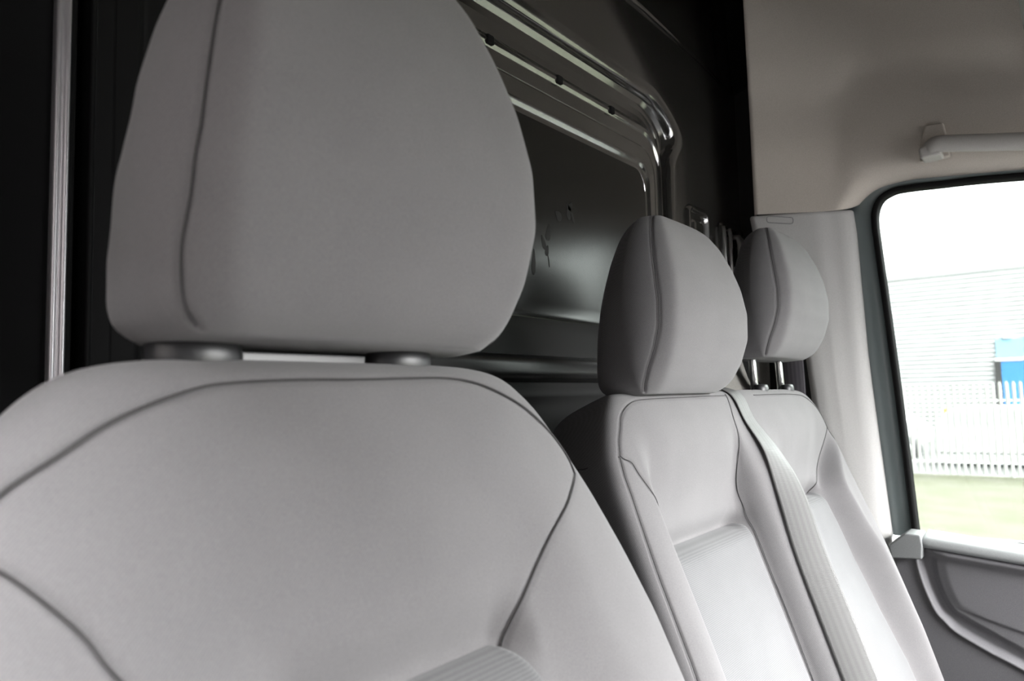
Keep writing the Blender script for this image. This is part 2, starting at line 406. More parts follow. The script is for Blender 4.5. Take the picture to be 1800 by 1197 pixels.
# ------------------------------------------------------------------ double passenger seat
BX = 1.28
def bench_seat():
    root = empty('double_passenger_seat', (BX, 0.10, 0.0))
    tag(root, 'grey cloth double passenger seat with two headrests and pale ribbed inserts', 'seat')
    Y0 = -0.10
    w = sm([(.044, .36), (.041, .385), (.034, .405), (.022, .425), (.004, .445), (-.02, .463), (-.05, .480), (-.10, .489), (-.30, .492), (-.50, .49), (-.62, .47), (-.70, .44)], k=4)
    tf = sm([(.044, .002), (.0425, .016), (.039, .031), (.031, .045), (.018, .054), (-.01, .058), (-.05, .060), (-.7, .066)], k=3)
    tb = sm([(.044, .010), (.041, .045), (.034, .075), (.02, .092), (-.02, .100), (-.70, .090)], k=3)
    CM, CT = -.2525, .210
    def hwl(v, c=-1):          # half width of the inserts
        return (0.1425 + np.clip(-0.180 - v, 0, .2) * 0.10) if c < 0 else (0.092 + np.clip(-0.180 - v, 0, .14) * 0.20)
    _er = sm([(0, .475), (.04, .470), (.07, .450), (.105, .41), (.137, .37), (.165, .336), (.178, .326), (.195, .326), (.25, .350), (.33, .382), (.44, .392), (.54, .390), (.70, .385)], n=700, k=18)
    edge_r = lambda v: _er(-v)
    ridge = sm([(-.22, -.042), (-.118, -.042), (-.109, -.038), (-.100, -.008), (-.090, .003), (-.068, .016), (-.052, .030), (-.036, .034), (-.015, .028), (.0, .019), (.05, -.005), (.10, -.036), (.12, -.042), (.17, -.042)], n=500, k=6)
    def feat(u, v):
        d = 0.0
        am = .042 * sstep(-v, .015, .15)
        # hollow of the middle seat, the proud divider ridge with a steep left flank, hollow of the outer seat
        d = d - am * sstep(u, -.435, -.395) * (u < -.20)
        er = edge_r(v); a3 = am * np.interp(-v, [.15, .25, .33, .44, .54], [1.07, 1.19, 1.38, 1.30, 1.07])
        d = d - np.where(u > .15, am * (1 - sstep(u, .15, .22)) + a3 * sstep(u, .15, .22) * (1 - sstep(u, er + .004, er + .050)), 0)
        d = d + am / .042 * ridge(np.clip(u, -.22, .17)) * ((u >= -.20) & (u <= .15))
        for c, hh in ((CM, .142), (CT, .12)):
            x = np.abs(u - c)
            d = d - 0.014 * np.exp(-((v + .178) / .012) ** 2) * (1 - sstep(x, hh - .02, hh + .01))
            d = d - 0.014 * np.where(v > -.178, np.exp(-((v + .178) / .022) ** 2), 1 - sstep(-v, .178, .21)) * (1 - sstep(x, hh - .03, hh + .01))
            d = d + 0.010 * np.exp(-((v + .075) / .055) ** 2) * (1 - sstep(x, hh - .05, hh + .05))
        # outer bolsters swell forward lower down
        d = d + 0.014 * sstep(-v, .1, .35) * sstep(np.abs(u), .40, .46)
        return d
    B = Body((0, 0.470 + Y0 + .06 * math.cos(RC), 1.180 - .06 * math.sin(RC)), RC, w, tf, tb, nf=7.0, nb=6.0, feat=feat)
    seams = []
    # top seam with shoulder, per seat
    for sg in (-1, 1):
        if sg < 0:
            a1 = [(-.466, -.054), (-.458, -.038), (-.447, -.024), (-.430, -.004), (-.410, .008), (-.385, .0155), (-.35, .0175), (-.24, .018), (-.12, .019), (-.066, .019)]
            a2 = [(-.466, -.054), (-.462, -.059), (-.452, -.066), (-.446, -.084), (-.425, -.125), (-.405, -.160), (-.396, -.183)]
            a3 = [(-.062, .022), (-.075, .0), (-.092, -.03), (-.106, -.08), (-.110, -.126), (-.108, -.178), (-.108, -.26), (-.108, -.36), (-.11, -.55)]
        else:
            a1 = [(.466, -.060), (.455, -.045), (.435, -.026), (.410, -.008), (.388, .004), (.355, .013), (.313, .016), (.24, .018), (.12, .018), (.066, .018)]
            a2 = [(.466, -.060), (.445, -.075), (.410, -.105), (.370, -.137), (.335, -.165), (.312, -.183)]
            a3 = [(.062, .022), (.075, .0), (.086, -.03), (.092, -.08), (.094, -.126), (.092, -.178), (.092, -.26), (.092, -.36), (.09, -.55)]
        sh = smooth_poly(a1, 100); seams.append(B.pt(sh[:, 0], sh[:, 1]))
        s2 = smooth_poly(a2, 60); seams.append(B.pt(s2[:, 0], s2[:, 1]))
        s3 = smooth_poly(a3, 90)
        if sg < 0: seams.append(B.pt(s3[:, 0], s3[:, 1]))
        # outer edge seam down the bolster
        vv = np.linspace(-.055, -.60, 70); uu = sg * np.interp(-vv, [.055, .08, .2, .35, .6], [.467, .472, .477, .478, .470])
        seams.append(B.pt(uu, vv))
        # seam across the side shoulder
        bb = np.linspace(0, .085, 14)
        seams.append(np.vstack([B.pt(np.array([sg * .467]), np.array([-.055])), np.array([side_pt(B, sg, -.055 + .25 * b, b) for b in bb])]))
    vs = np.concatenate([np.array([.044, .0433, .042, .0405, .0385, .036, .033]), np.arange(.030, -.34, -.0024), np.arange(-.34, -.70, -.008)])
    body = B.build('backrest', vs, 460, 80, M['cloth'], root, seams, gw=.0024, gd=.0018)
    for sp in seams: seam_part('seam', sp, body, r=.0006)
    # rear edge piping on the left shoulder
    pp = [side_pt(B, -1, v, .088) for v in np.linspace(-.12, .030, 30)]
    seam_part('piping', pp, body, r=.003, material=M['cloth'])
    pp = [side_pt(B, 1, v, .088) for v in np.linspace(-.12, .030, 30)]
    seam_part('piping', pp, body, r=.003, material=M['cloth'])
    for c in (CM, CT):
        insert_part(B, 'backrest_insert', root, lambda v, c=c: (c - hwl(v, c)) if c < 0 else .105, lambda v, c=c: float(edge_r(v)) if c > 0 else -.110, -.178, -.64, .014, M['insert'], lift=.012)
    for c, z0, y in ((1.035 - BX, 1.200, .482), (1.53 - BX, 1.266, .484)):
        headrest(root, (c, y + Y0), z0, 0, scale=1.0, sep=.16, bz=1.19)
        guides(root, (c, .505 + Y0), 1.203, .16, M['guide'], r=(.020, .014))
    mb = MB(); mb.box(-.47, .47, -.42, .20, .44, .58); mb.build('seat_cushion', M['cloth'], root, bevel=.05, seg=5)
    mb = MB(); mb.box(-.44, .44, -.36, .18, 0.0, .45); mb.build('seat_box', M['black'], root, bevel=.015)
    return B
BB = bench_seat()

# ------------------------------------------------------------------ middle seat belt over the divider
def webbing_mat(name, lo, hi):
    m = mat(name, lo, 0.45, spec=0.3); nt = m.node_tree; L = nt.links; b = nt.nodes['Principled BSDF']
    b.inputs['Anisotropic'].default_value = 0.5
    uv = N(m, 'ShaderNodeUVMap'); uv.uv_map = 'UVMap'
    s = N(m, 'ShaderNodeSeparateXYZ'); L.new(uv.outputs[0], s.inputs[0])
    w1 = N(m, 'ShaderNodeMath', operation='MULTIPLY'); w1.inputs[1].default_value = 2 * math.pi * 5; L.new(s.outputs['X'], w1.inputs[0])
    s1 = N(m, 'ShaderNodeMath', operation='SINE'); L.new(w1.outputs[0], s1.inputs[0])
    w2 = N(m, 'ShaderNodeMath', operation='MULTIPLY'); w2.inputs[1].default_value = 2 * math.pi / .0016; L.new(s.outputs['Y'], w2.inputs[0])
    s2 = N(m, 'ShaderNodeMath', operation='SINE'); L.new(w2.outputs[0], s2.inputs[0])
    r = N(m, 'ShaderNodeMapRange'); r.inputs[1].default_value = -1; r.inputs[2].default_value = 1; L.new(s1.outputs[0], r.inputs[0])
    mx = N(m, 'ShaderNodeMix', data_type='RGBA'); L.new(r.outputs[0], mx.inputs['Factor'])
    mx.inputs['A'].default_value = (*lo, 1); mx.inputs['B'].default_value = (*hi, 1)
    L.new(mx.outputs['Result'], b.inputs['Base Color'])
    h = N(m, 'ShaderNodeMath', operation='MULTIPLY_ADD'); h.inputs[1].default_value = 1.0; L.new(s2.outputs[0], h.inputs[0]); h.inputs[2].default_value = 0.0
    bp = N(m, 'ShaderNodeBump'); bp.inputs['Strength'].default_value = .5; bp.inputs['Distance'].default_value = .0002
    L.new(h.outputs[0], bp.inputs['Height']); L.new(bp.outputs[0], b.inputs['Normal'])
    return m
M['web'] = webbing_mat('grey_webbing', (0.106, 0.105, 0.104), (0.124, 0.123, 0.121))
M['webdark'] = webbing_mat('dark_webbing', (0.055, 0.05, 0.058), (0.085, 0.08, 0.088))

def ribbon(name, centers, sides, width, material, parent=None, thick=.0012, nw=14, bow=.0):
    C = smooth_poly(centers, 90); S = smooth_poly(sides, 90)
    S /= np.linalg.norm(S, axis=1, keepdims=True)
    T = np.gradient(C, axis=0); T /= np.linalg.norm(T, axis=1, keepdims=True)
    S = S - T * (S * T).sum(1, keepdims=True); S /= np.linalg.norm(S, axis=1, keepdims=True)
    Nn = np.cross(T, S)
    ln = np.concatenate([[0], np.cumsum(np.linalg.norm(np.diff(C, axis=0), axis=1))])
    V = []; UV = []
    ring = [(a, 1) for a in np.linspace(-1, 1, nw)] + [(a, -1) for a in np.linspace(1, -1, nw)]
    for i in range(len(C)):
        for a, k in ring:
            V.append(C[i] + S[i] * a * width / 2 + Nn[i] * (k * thick / 2 + bow * (1 - a * a))); UV.append((a * .5 + .5, ln[i]))
    nc = len(ring); F_ = grid_faces(len(C), nc, True); F_ += [tuple(range(nc)), tuple(range((len(C) - 1) * nc, len(C) * nc))]
    o = mesh_obj(name, V, F_, material, parent)
    uvl = o.data.uv_layers.new(name='UVMap'); arr = []
    for l in o.data.loops: arr += list(UV[l.vertex_index])
    uvl.data.foreach_set('uv', arr); fix_normals(o)
    return o

def belts():
    off = np.array([BX, .10, 0]); pts, sd = [], []
    for uL, v, push in [(-.052, .012, 0), (-.056, -.03, 0), (-.066, -.09, .002), (-.078, -.16, .006), (-.087, -.25, .013), (-.090, -.35, .021), (-.092, -.46, .028), (-.092, -.56, .03)]:
        us = uL + np.linspace(0, .09, 60); P = BB.pt(us, np.full(60, v)); dd = np.linalg.norm(P - P[0], axis=1); k = int(np.argmin(np.abs(dd - .049)))
        L_, R_ = P[0] + off, P[k] + off; R_ = R_ + np.array([0, -push, 0]); mid = P[k // 2] + off
        s_ = (R_ - L_) / np.linalg.norm(R_ - L_); c_ = L_ + s_ * .025
        bulge = max(0, c_[1] - mid[1])          # keep the strap in front of the ridge
        pts.append(c_ + np.array([0, -bulge - .0035, .001])); sd.append(tuple(s_))
    pts = [pts[0] + np.array([.010, .125, -.05]), pts[0] + np.array([.009, .118, -.02]), pts[0] + np.array([.008, .095, .010]), pts[0] + np.array([.006, .06, .019]), pts[0] + np.array([.002, .022, .015])] + pts; sd = [sd[0]] * 5 + sd
    o = ribbon('seat_belt', pts, sd, .050, M['web'], bow=.0015)
    tag(o, 'grey shiny seat belt running down between the two passenger seats', 'seat belt')
belts()

# ------------------------------------------------------------------ bulkhead behind the seats (wall_back)
MX = 0.95
def bulkhead():
    # rounded loops of the pressed recess: (half width, top z, bottom z, corner radius, y, ear)
    def loop(hw_, zt, zb, r, y, ear=0.0, n=14, ns=26):
        pts = []
        half = []
        for t in np.linspace(0, 1, ns, endpoint=False): half.append((t * (hw_ - r), zt))
        for t in np.linspace(0, 1, n):
            a = math.pi / 2 * (1 - t); e = 0.0
            z = zt - r + r * math.sin(a); half.append((hw_ - r + r * math.cos(a) + 1.3 * ear * t * math.exp(-((z - 1.842) / .065) ** 2), z))
        zc = zt - r
        for t in np.linspace(0, 1, 2 * ns + 1)[1:]:
            t = t ** 1.6; z = zc + (zb + .04 - zc) * t
            half.append((hw_ + 1.3 * ear * math.exp(-((z - 1.842) / .065) ** 2), z))
        for t in np.linspace(0, 1, 6)[1:]:
            a = -math.pi / 2 * t; half.append((hw_ - .04 + .04 * math.cos(a), zb + .04 + .04 * math.sin(a)))
        right = [(MX + x, y, z) for x, z in half]; left = [(MX - x, y, z) for x, z in half[1:]][::-1]
        return right + left
    H0 = .663
    L = []
    def add(hw_, zt, r, y, ear=0, zb=.62): L.append(loop(hw_, zt, zb, r, y, ear))
    # (outer panel ->) rim -> cove -> lip -> strip -> raised inner panel
    P_ = [(.030, 1.935, .7500, .062), (.009, 1.914, .7500, .060), (.004, 1.909, .7506, .058), (-.002, 1.903, .7526, .055), (-.0075, 1.897, .7554, .052), (-.010, 1.893, .7583, .050),
          (-.0115, 1.890, .7620, .048), (-.0122, 1.888, .7665, .046), (-.013, 1.886, .7750, .043), (-.015, 1.876, .7820, .036), (-.017, 1.862, .7835, .029), (-.019, 1.846, .7835, .019), (-.021, 1.832, .7825, .010),
          (-.023, 1.823, .7780, .005), (-.0245, 1.8175, .7715, .002), (-.0255, 1.8148, .7665, 0), (-.0265, 1.8128, .7642, 0), (-.0280, 1.8108, .7643, 0), (-.0300, 1.8068, .7655, 0), (-.0320, 1.8030, .7675, 0), (-.0335, 1.8000, .7705, 0),
          (-.050, 1.772, .7708, 0), (-.0512, 1.7705, .7725, 0), (-.0524, 1.769, .7708, 0), (-.0740, 1.7370, .7708, 0), (-.0760, 1.7335, .7716, 0), (-.0790, 1.7285, .7737, 0), (-.0815, 1.7240, .7757, 0), (-.0840, 1.7210, .7766, 0), (-.090, 1.714, .7767, 0)]
    for o_, zt_, y_, e_ in P_: add(H0 + o_, zt_, max(.046, .110 + o_ * .8 - .005), y_, e_, .590 - o_)
    L2 = [L[0]]
    for a, b in zip(L[:-1], L[1:]):
        if abs(a[0][2] - b[0][2]) > .009:
            for t in (.05, .15, .85, .95): L2.append([tuple(p[k] + (q[k] - p[k]) * t for k in range(3)) for p, q in zip(a, b)])
        L2.append(b)
    L = L2
    nl = len(L[0]); V = [p for l in L for p in l]
    F_ = grid_faces(len(L), nl, True)
    # outer skirt to the border rectangle, ray by ray
    x0, x1, z0, z1 = -.16, 2.20, 0.0, 2.50
    base = L[0]; out = []
    for (x, y, z) in base:
        dx, dz = x - MX, z - 1.30
        s = min((x1 - MX) / dx if dx > 1e-6 else 1e9, (x0 - MX) / dx if dx < -1e-6 else 1e9,
                (z1 - 1.30) / dz if dz > 1e-6 else 1e9, (z0 - 1.30) / dz if dz < -1e-6 else 1e9)
        out.append((MX + dx * s, .75, 1.30 + dz * s))
    o0 = len(V)
    K = 10
    for k in range(1, K + 1):
        t = k / K
        for a, b in zip(base, out): V.append((a[0] + (b[0] - a[0]) * t, .75, a[2] + (b[2] - a[2]) * t))
    prev = 0
    for k in range(K):
        cur = o0 + k * nl
        for j in range(nl):
            q = (j + 1) % nl; F_.append((prev + j, cur + j, cur + q, prev + q))
        prev = cur
    # inner panel: a grid between the upper part and the lower steps
    ob = mesh_obj('wall_back', V, F_, M['paint']); 
    # inner panel with horizontal steps near the waist, one strip per profile row
    hw_i = H0 - .090; zt, zb = 1.714, .68
    me = ob.data
    fix_normals(ob)
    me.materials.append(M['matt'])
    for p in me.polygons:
        if p.center.x < .46: p.material_index = 1  # left part blackened to carry its shade and dark reflection
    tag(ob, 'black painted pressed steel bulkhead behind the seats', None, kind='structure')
    # pressed inner sheet
    prof = [(1.714, .7767), (1.60, .7767), (1.45, .7767), (1.372, .7767), (1.358, .7764), (1.352, .7752), (1.347, .7742), (1.342, .7750), (1.338, .7768), (1.318, .7772), (1.285, .7774), (1.276, .7770), (1.226, .7740), (1.216, .7750), (1.207, .7745), (1.203, .7735), (1.199, .7750), (1.18, .7767), (1.10, .7767), (.68, .7767)]
    r = .046; xs = np.concatenate([np.linspace(-hw_i, -hw_i + r, 12), np.linspace(-hw_i + r, hw_i - r, 60)[1:-1], np.linspace(hw_i - r, hw_i, 12)])
    V = []; 
    for i, (z, y) in enumerate(prof):
        for x in xs:
            zz = z
            ax = abs(x) - (hw_i - r)
            if i == 0 and ax > 0: zz = zt - r + math.sqrt(max(r * r - ax * ax, 0))
            fade = 1.0
            ex = hw_i - abs(x)
            fade = min(1, ex / .05); yy = .7767 + (y - .7767) * fade
            V.append((MX + x, yy, zz))
    o2 = mesh_obj('bulkhead_sheet', V, grid_faces(len(prof), len(xs)), M['panel'], ob); fix_normals(o2)
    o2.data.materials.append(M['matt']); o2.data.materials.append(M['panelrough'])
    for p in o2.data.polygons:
        if p.center.x < .40: p.material_index = 1  # shade coloured onto the left of the sheet as well
        elif p.center.z < 1.344: p.material_index = 2
    lp = [(1.275, .7780), (1.272, .7640), (1.2695, .7470), (1.266, .7410), (1.261, .7385), (1.255, .7378), (1.245, .7374), (1.239, .7380), (1.234, .7400), (1.231, .7440), (1.228, .7600), (1.226, .7760)]
    xs2 = np.linspace(MX - hw_i + .02, MX + hw_i - .02, 40); V = [(x, y, z) for z, y in lp for x in xs2]
    fix_normals(mesh_obj('waist_ledge', V, grid_faces(len(lp), 40), M['gloss'], ob))
    # crease high on the outer panel
    v, f = tube_data([(-.1 + MX - .9, .7505, 2.083), (1.50, .7505, 2.083), (1.80, .7512, 2.074), (2.10, .7525, 2.045)], [.010, .010, .007, .003], 16, rz=.006)
    mesh_obj('pressed_crease', v, f, M['paint'], ob)
    # embossed pockets at the right edge
    for (xa, xb, zt_, zb_) in ((1.690, 1.800, 1.657, 1.50), (1.905, 2.035, 1.655, 1.46)):
        mb = MB()
        n = 6; rr = .018
        def rr_loop(a, b, t, d, r_, y):
            P = []
            for cx, cz, a0 in ((b - r_, t - r_, 0), (a + r_, t - r_, 90), (a + r_, d + r_, 180), (b - r_, d + r_, 270)):
                for k in range(n): 
                    an = math.radians(a0 + 90 * k / (n - 1)); P.append((cx + r_ * math.cos(an), y, cz + r_ * math.sin(an)))
            return P
        Ls = [rr_loop(xa - .014, xb + .014, zt_ + .014, zb_ - .014, rr + .012, .7515), rr_loop(xa - .010, xb + .010, zt_ + .010, zb_ - .010, rr + .008, .7440), rr_loop(xa - .004, xb + .004, zt_ + .004, zb_ - .004, rr, .7400),
              rr_loop(xa + .002, xb - .002, zt_ - .002, zb_ + .002, rr, .7415), rr_loop(xa + .005, xb - .005, zt_ - .005, zb_ + .005, rr, .7500), rr_loop(xa + .007, xb - .007, zt_ - .007, zb_ + .007, rr, .7512), rr_loop(xa + .022, xb - .022, zt_ - .022, zb_ + .022, .010, .7500),
              rr_loop(xa + .026, xb - .026, zt_ - .026, zb_ + .026, .008, .7440), rr_loop(xa + .032, xb - .032, zt_ - .032, zb_ + .032, .006, .7425)]
        Vv = [p for l in Ls for p in l]; Ff = grid_faces(len(Ls), 4 * n, True) + [tuple(range((len(Ls) - 1) * 4 * n, len(Ls) * 4 * n))]
        fix_normals(mesh_obj('pressed_pocket', Vv, Ff, M['paint'], ob))
    for xl_ in (1.902, 1.945):
        tube('latch_bar', [(xl_, .744, 1.645), (xl_, .741, 1.635), (xl_, .741, 1.48), (xl_, .744, 1.47)], .006, M['chrome'], ob, n=12)
    tube('latch_loop', [(1.955, .745, 1.625), (1.955, .722, 1.62), (1.955, .718, 1.60), (1.955, .718, 1.565), (1.957, .724, 1.54), (1.960, .745, 1.53)], .008, M['satin'], ob, n=10)
    tube('latch_loop', [(1.955, .722, 1.62), (2.00, .722, 1.605), (2.01, .735, 1.60)], .008, M['satin'], ob, n=10)
    for xn, zn in ((0.949, 1.812), (1.160, 1.812), (1.360, 1.812)):
        mb = MB(); mb.box(xn - .009, xn + .009, .7615, .7700, zn - .010, zn + .006); mb.build('locating_notch', M['matt'], ob, bevel=.002)
    return ob

def panel_mat():
    m = mat('black_panel_with_smudges', (0.012, 0.012, 0.011), 0.30, spec=0.42); nt = m.node_tree; L = nt.links; b = nt.nodes['Principled BSDF']
    t = N(m, 'ShaderNodeTexCoord'); nz = N(m, 'ShaderNodeTexNoise'); nz.inputs['Scale'].default_value = 6; nz.inputs['Detail'].default_value = 4
    L.new(t.outputs['Object'], nz.inputs['Vector'])
    mr = N(m, 'ShaderNodeMapRange'); mr.inputs[3].default_value = .21; mr.inputs[4].default_value = .26
    L.new(nz.outputs['Fac'], mr.inputs[0]); L.new(mr.outputs[0], b.inputs['Roughness'])
    return m
M['panel'] = panel_mat()
M['gloss'] = mat('gloss_black_paint', (0.02, 0.02, 0.02), 0.33, spec=0.6)
M['satinw'] = mat('satin_aluminium', (0.62, 0.60, 0.63), 0.38, metal=0.85)
M['satin'] = mat('satin_steel', (0.65, 0.65, 0.62), 0.3, metal=1.0)
BH = bulkhead()

def smudges():
    """leaf-like finger smears on the inner sheet, matt dull film"""
    m = mat('dull_smear', (0.018, 0.018, 0.017), 0.62, spec=0.3)
    Q = [  # pixel-free: x, z of centre, length, width, angle
        (1.125, 1.508, .035, .015, 80), (1.108, 1.486, .028, .012, 110), (1.119, 1.472, .022, .011, 75), (1.123, 1.455, .030, .003, 100),
        (1.160, 1.545, .024, .018, 150), (1.196, 1.560, .034, .014, 95), (1.208, 1.556, .036, .008, 115), (1.203, 1.572, .022, .012, 60),
        (1.075, 1.445, .050, .012, 85)]
    mb = MB(); n = 16
    for (x, z, l, w, a) in Q:
        P = []
        ca, sa = math.cos(math.radians(a)), math.sin(math.radians(a))
        for k in range(n):
            t = 2 * math.pi * k / n; px = math.cos(t) * l / 2; pz = math.sin(t) * w / 2 * (1 - .5 * math.cos(t)) * (.8 + .3 * random.random())
            P.append((x + px * ca - pz * sa, .7763, z + px * sa + pz * ca))
        mb.add(P, [tuple(range(n))])
    o = mb.build('smear', m, BH); o['kind'] = 'stuff'
smudges()

# satin edge strip down the left rim of the pressed recess
prof = [(a * .78, b) for a, b in [(-.0095, .7500), (-.0090, .7455), (-.0070, .7432), (-.0045, .7430), (-.0022, .7448), (-.0012, .7465), (.0012, .7465), (.0022, .7448), (.0045, .7430), (.0070, .7432), (.0090, .7455), (.0095, .7500)]]
V = []
for z in np.linspace(.60, 2.46, 12): V += [(.2800 + a, b, z) for a, b in prof]
o = mesh_obj('trim_2', V, grid_faces(12, len(prof)), M['satinw']); fix_normals(o); tag(o, 'satin silver vertical edge strip on the black bulkhead', kind='structure')

# rubber seal between bulkhead and side trim
mb = MB()
zs = [0.3, 1.0, 1.5, 1.66, 1.72, 1.80, 1.88, 1.96, 2.03, 2.10, 2.3, 2.5]; xl = [2.06, 2.06, 2.065, 2.085, 2.098, 2.10, 2.088, 2.072, 2.062, 2.035, 2.01, 1.99]
V = []
for z, x in zip(zs, xl): V += [(x, .75, z), (x + .004, .715, z), (x + .02, .700, z), (x + .10, .700, z), (x + .10, .75, z)]
o = mesh_obj('trim_3', V, grid_faces(len(zs), 5), M['rubber']); fix_normals(o); tag(o, 'black rubber seal between bulkhead and side trim', kind='structure')

# ------------------------------------------------------------------ passenger side: headliner, pillar trim, door
WX = 1.95
def wall_right():
    # headliner side panel: columns over y, profile over z; lower edge rolls outward above the door opening
    ys = np.concatenate([[.660, .656, .650, .640, .62, .60, .58, .54, .50], np.arange(.47, .27, -.008), np.arange(.27, -1.0, -.03)])
    zb = ip([(.70, 1.655), (.56, 1.652), (.47, 1.648), (.445, 1.650), (.425, 1.664), (.405, 1.682), (.38, 1.696), (.34, 1.704), (.30, 1.706), (.10, 1.686), (-.4, 1.64), (-1.0, 1.56)])
    zb = sm([(.70, 1.655), (.56, 1.652), (.47, 1.648), (.45, 1.650), (.432, 1.662), (.415, 1.680), (.39, 1.697), (.36, 1.705), (.30, 1.708), (.10, 1.688), (-.4, 1.64), (-1.0, 1.56)], n=900, k=8)
    rows = []
    prof = [(0.0, .075), (.002, .054), (.006, .040), (.012, .029), (.020, .019), (.030, .011), (.042, .005), (.058, .000), (.10, -.004), (.14, -.006), (.17, -.008), (.20, -.012), (.225, -.019), (.245, -.031), (.27, -.050), (.30, -.070), (.36, -.108), (.45, -.165), (.60, -.27), (.72, -.37), (.80, -.45)]
    for y in ys:
        open_ = float(sstep(.47 - y, 0, .06))
        col = []
        crease = float(np.interp(y, [-.9, .1, .43, .70], [-.03, 0.0, .06, .06]))
        for k, (h, dx) in enumerate(prof):
            if dx > 0: dx = dx * open_
            hh = h if h <= .058 else h + crease * min(1, (h - .058) / .15)
            back = .05 if y > .659 else (.02 if y > .655 else 0)
            sl_ = lambda q: .55 * max(0, q - .44) ** 2 / (max(0, q - .44) + .08)
            xx = WX + dx - sl_(y); shift = .660 - (WX + dx - sl_(.66)) / 2.846
            col.append((xx + back, y - min(1, max(0, (y - .46) / .20)) * shift, float(zb(y)) + hh))
        rows.append(col)
    P = np.array(rows); 
    o = mesh_obj('wall_right', P.reshape(-1, 3), grid_faces(len(ys), len(prof)), M['headliner']); fix_normals(o)
    tag(o, 'taupe headliner panel above the passenger door', kind='structure')
    # pillar trim: profile in plan, lofted over z
    zs = [.10, .50, .80, 1.0, 1.15, 1.28, 1.40, 1.50, 1.60, 1.640, 1.648, 1.652, 1.654]
    yf = ip([(.10, .36), (.82, .392), (1.26, .424), (1.60, .434), (1.66, .440)])
    yr = ip([(.10, .48), (.80, .525), (1.0, .530), (1.15, .540), (1.28, .550), (1.40, .58), (1.50, .62), (1.60, .65), (1.66, .658)])
    rows = []
    for z in zs:
        a, b = float(yf(z)), float(yr(z))
        dd = {1.652: .004, 1.654: .012}.get(z, 0)
        sl = lambda y: .55 * max(0, y - .44) ** 2 / (max(0, y - .44) + .08)
        row = [(WX + .09 + dd, b + .010, z), (WX + .02 + dd - sl(b), b + .006, z), (WX + .006 + dd - sl(b), b - .002, z)]
        b1 = b - .014; a1 = a + .062
        for k in range(7): yk = b1 + (a1 - b1) * k / 6; row.append((WX + .001 - .004 * min(1, k / 2) + dd - sl(yk), yk, z))
        row += [(WX + .000 + dd, a + .048, z), (WX + .006 + dd, a + .032, z), (WX + .014 + dd, a + .018, z), (WX + .022 + dd, a + .009, z), (WX + .034 + dd, a + .002, z), (WX + .075, a + .001, z)]
        rows.append(row)
    P = np.array(rows); o = mesh_obj('trim_1', P.reshape(-1, 3), grid_faces(len(zs), 16), M['trim']); fix_normals(o)
    tag(o, 'pale grey plastic pillar trim between headrest and passenger window', kind='structure')
    # small blanking cap outline
    ya, yb, za, zb_ = .560, .617, 1.626, 1.643
    P = []
    for cy, cz, a0 in ((yb - .006, zb_ - .006 + .004, 0), (ya + .006, zb_ - .006 - .003, 90), (ya + .006, za + .006 - .003, 180), (yb - .006, za + .006 + .004, 270)):
        for k in range(5): an = math.radians(a0 + 22.5 * k); P.append((WX - .0062 - .55 * (cy + .006 * math.cos(an) - .44) ** 2 / (cy + .006 * math.cos(an) - .44 + .08), cy + .006 * math.cos(an), cz + .006 * math.sin(an)))
    P.append(P[0]); tube('blanking_cap_outline', P, .0007, M['door'], o, n=6)
    return o
wall_right()

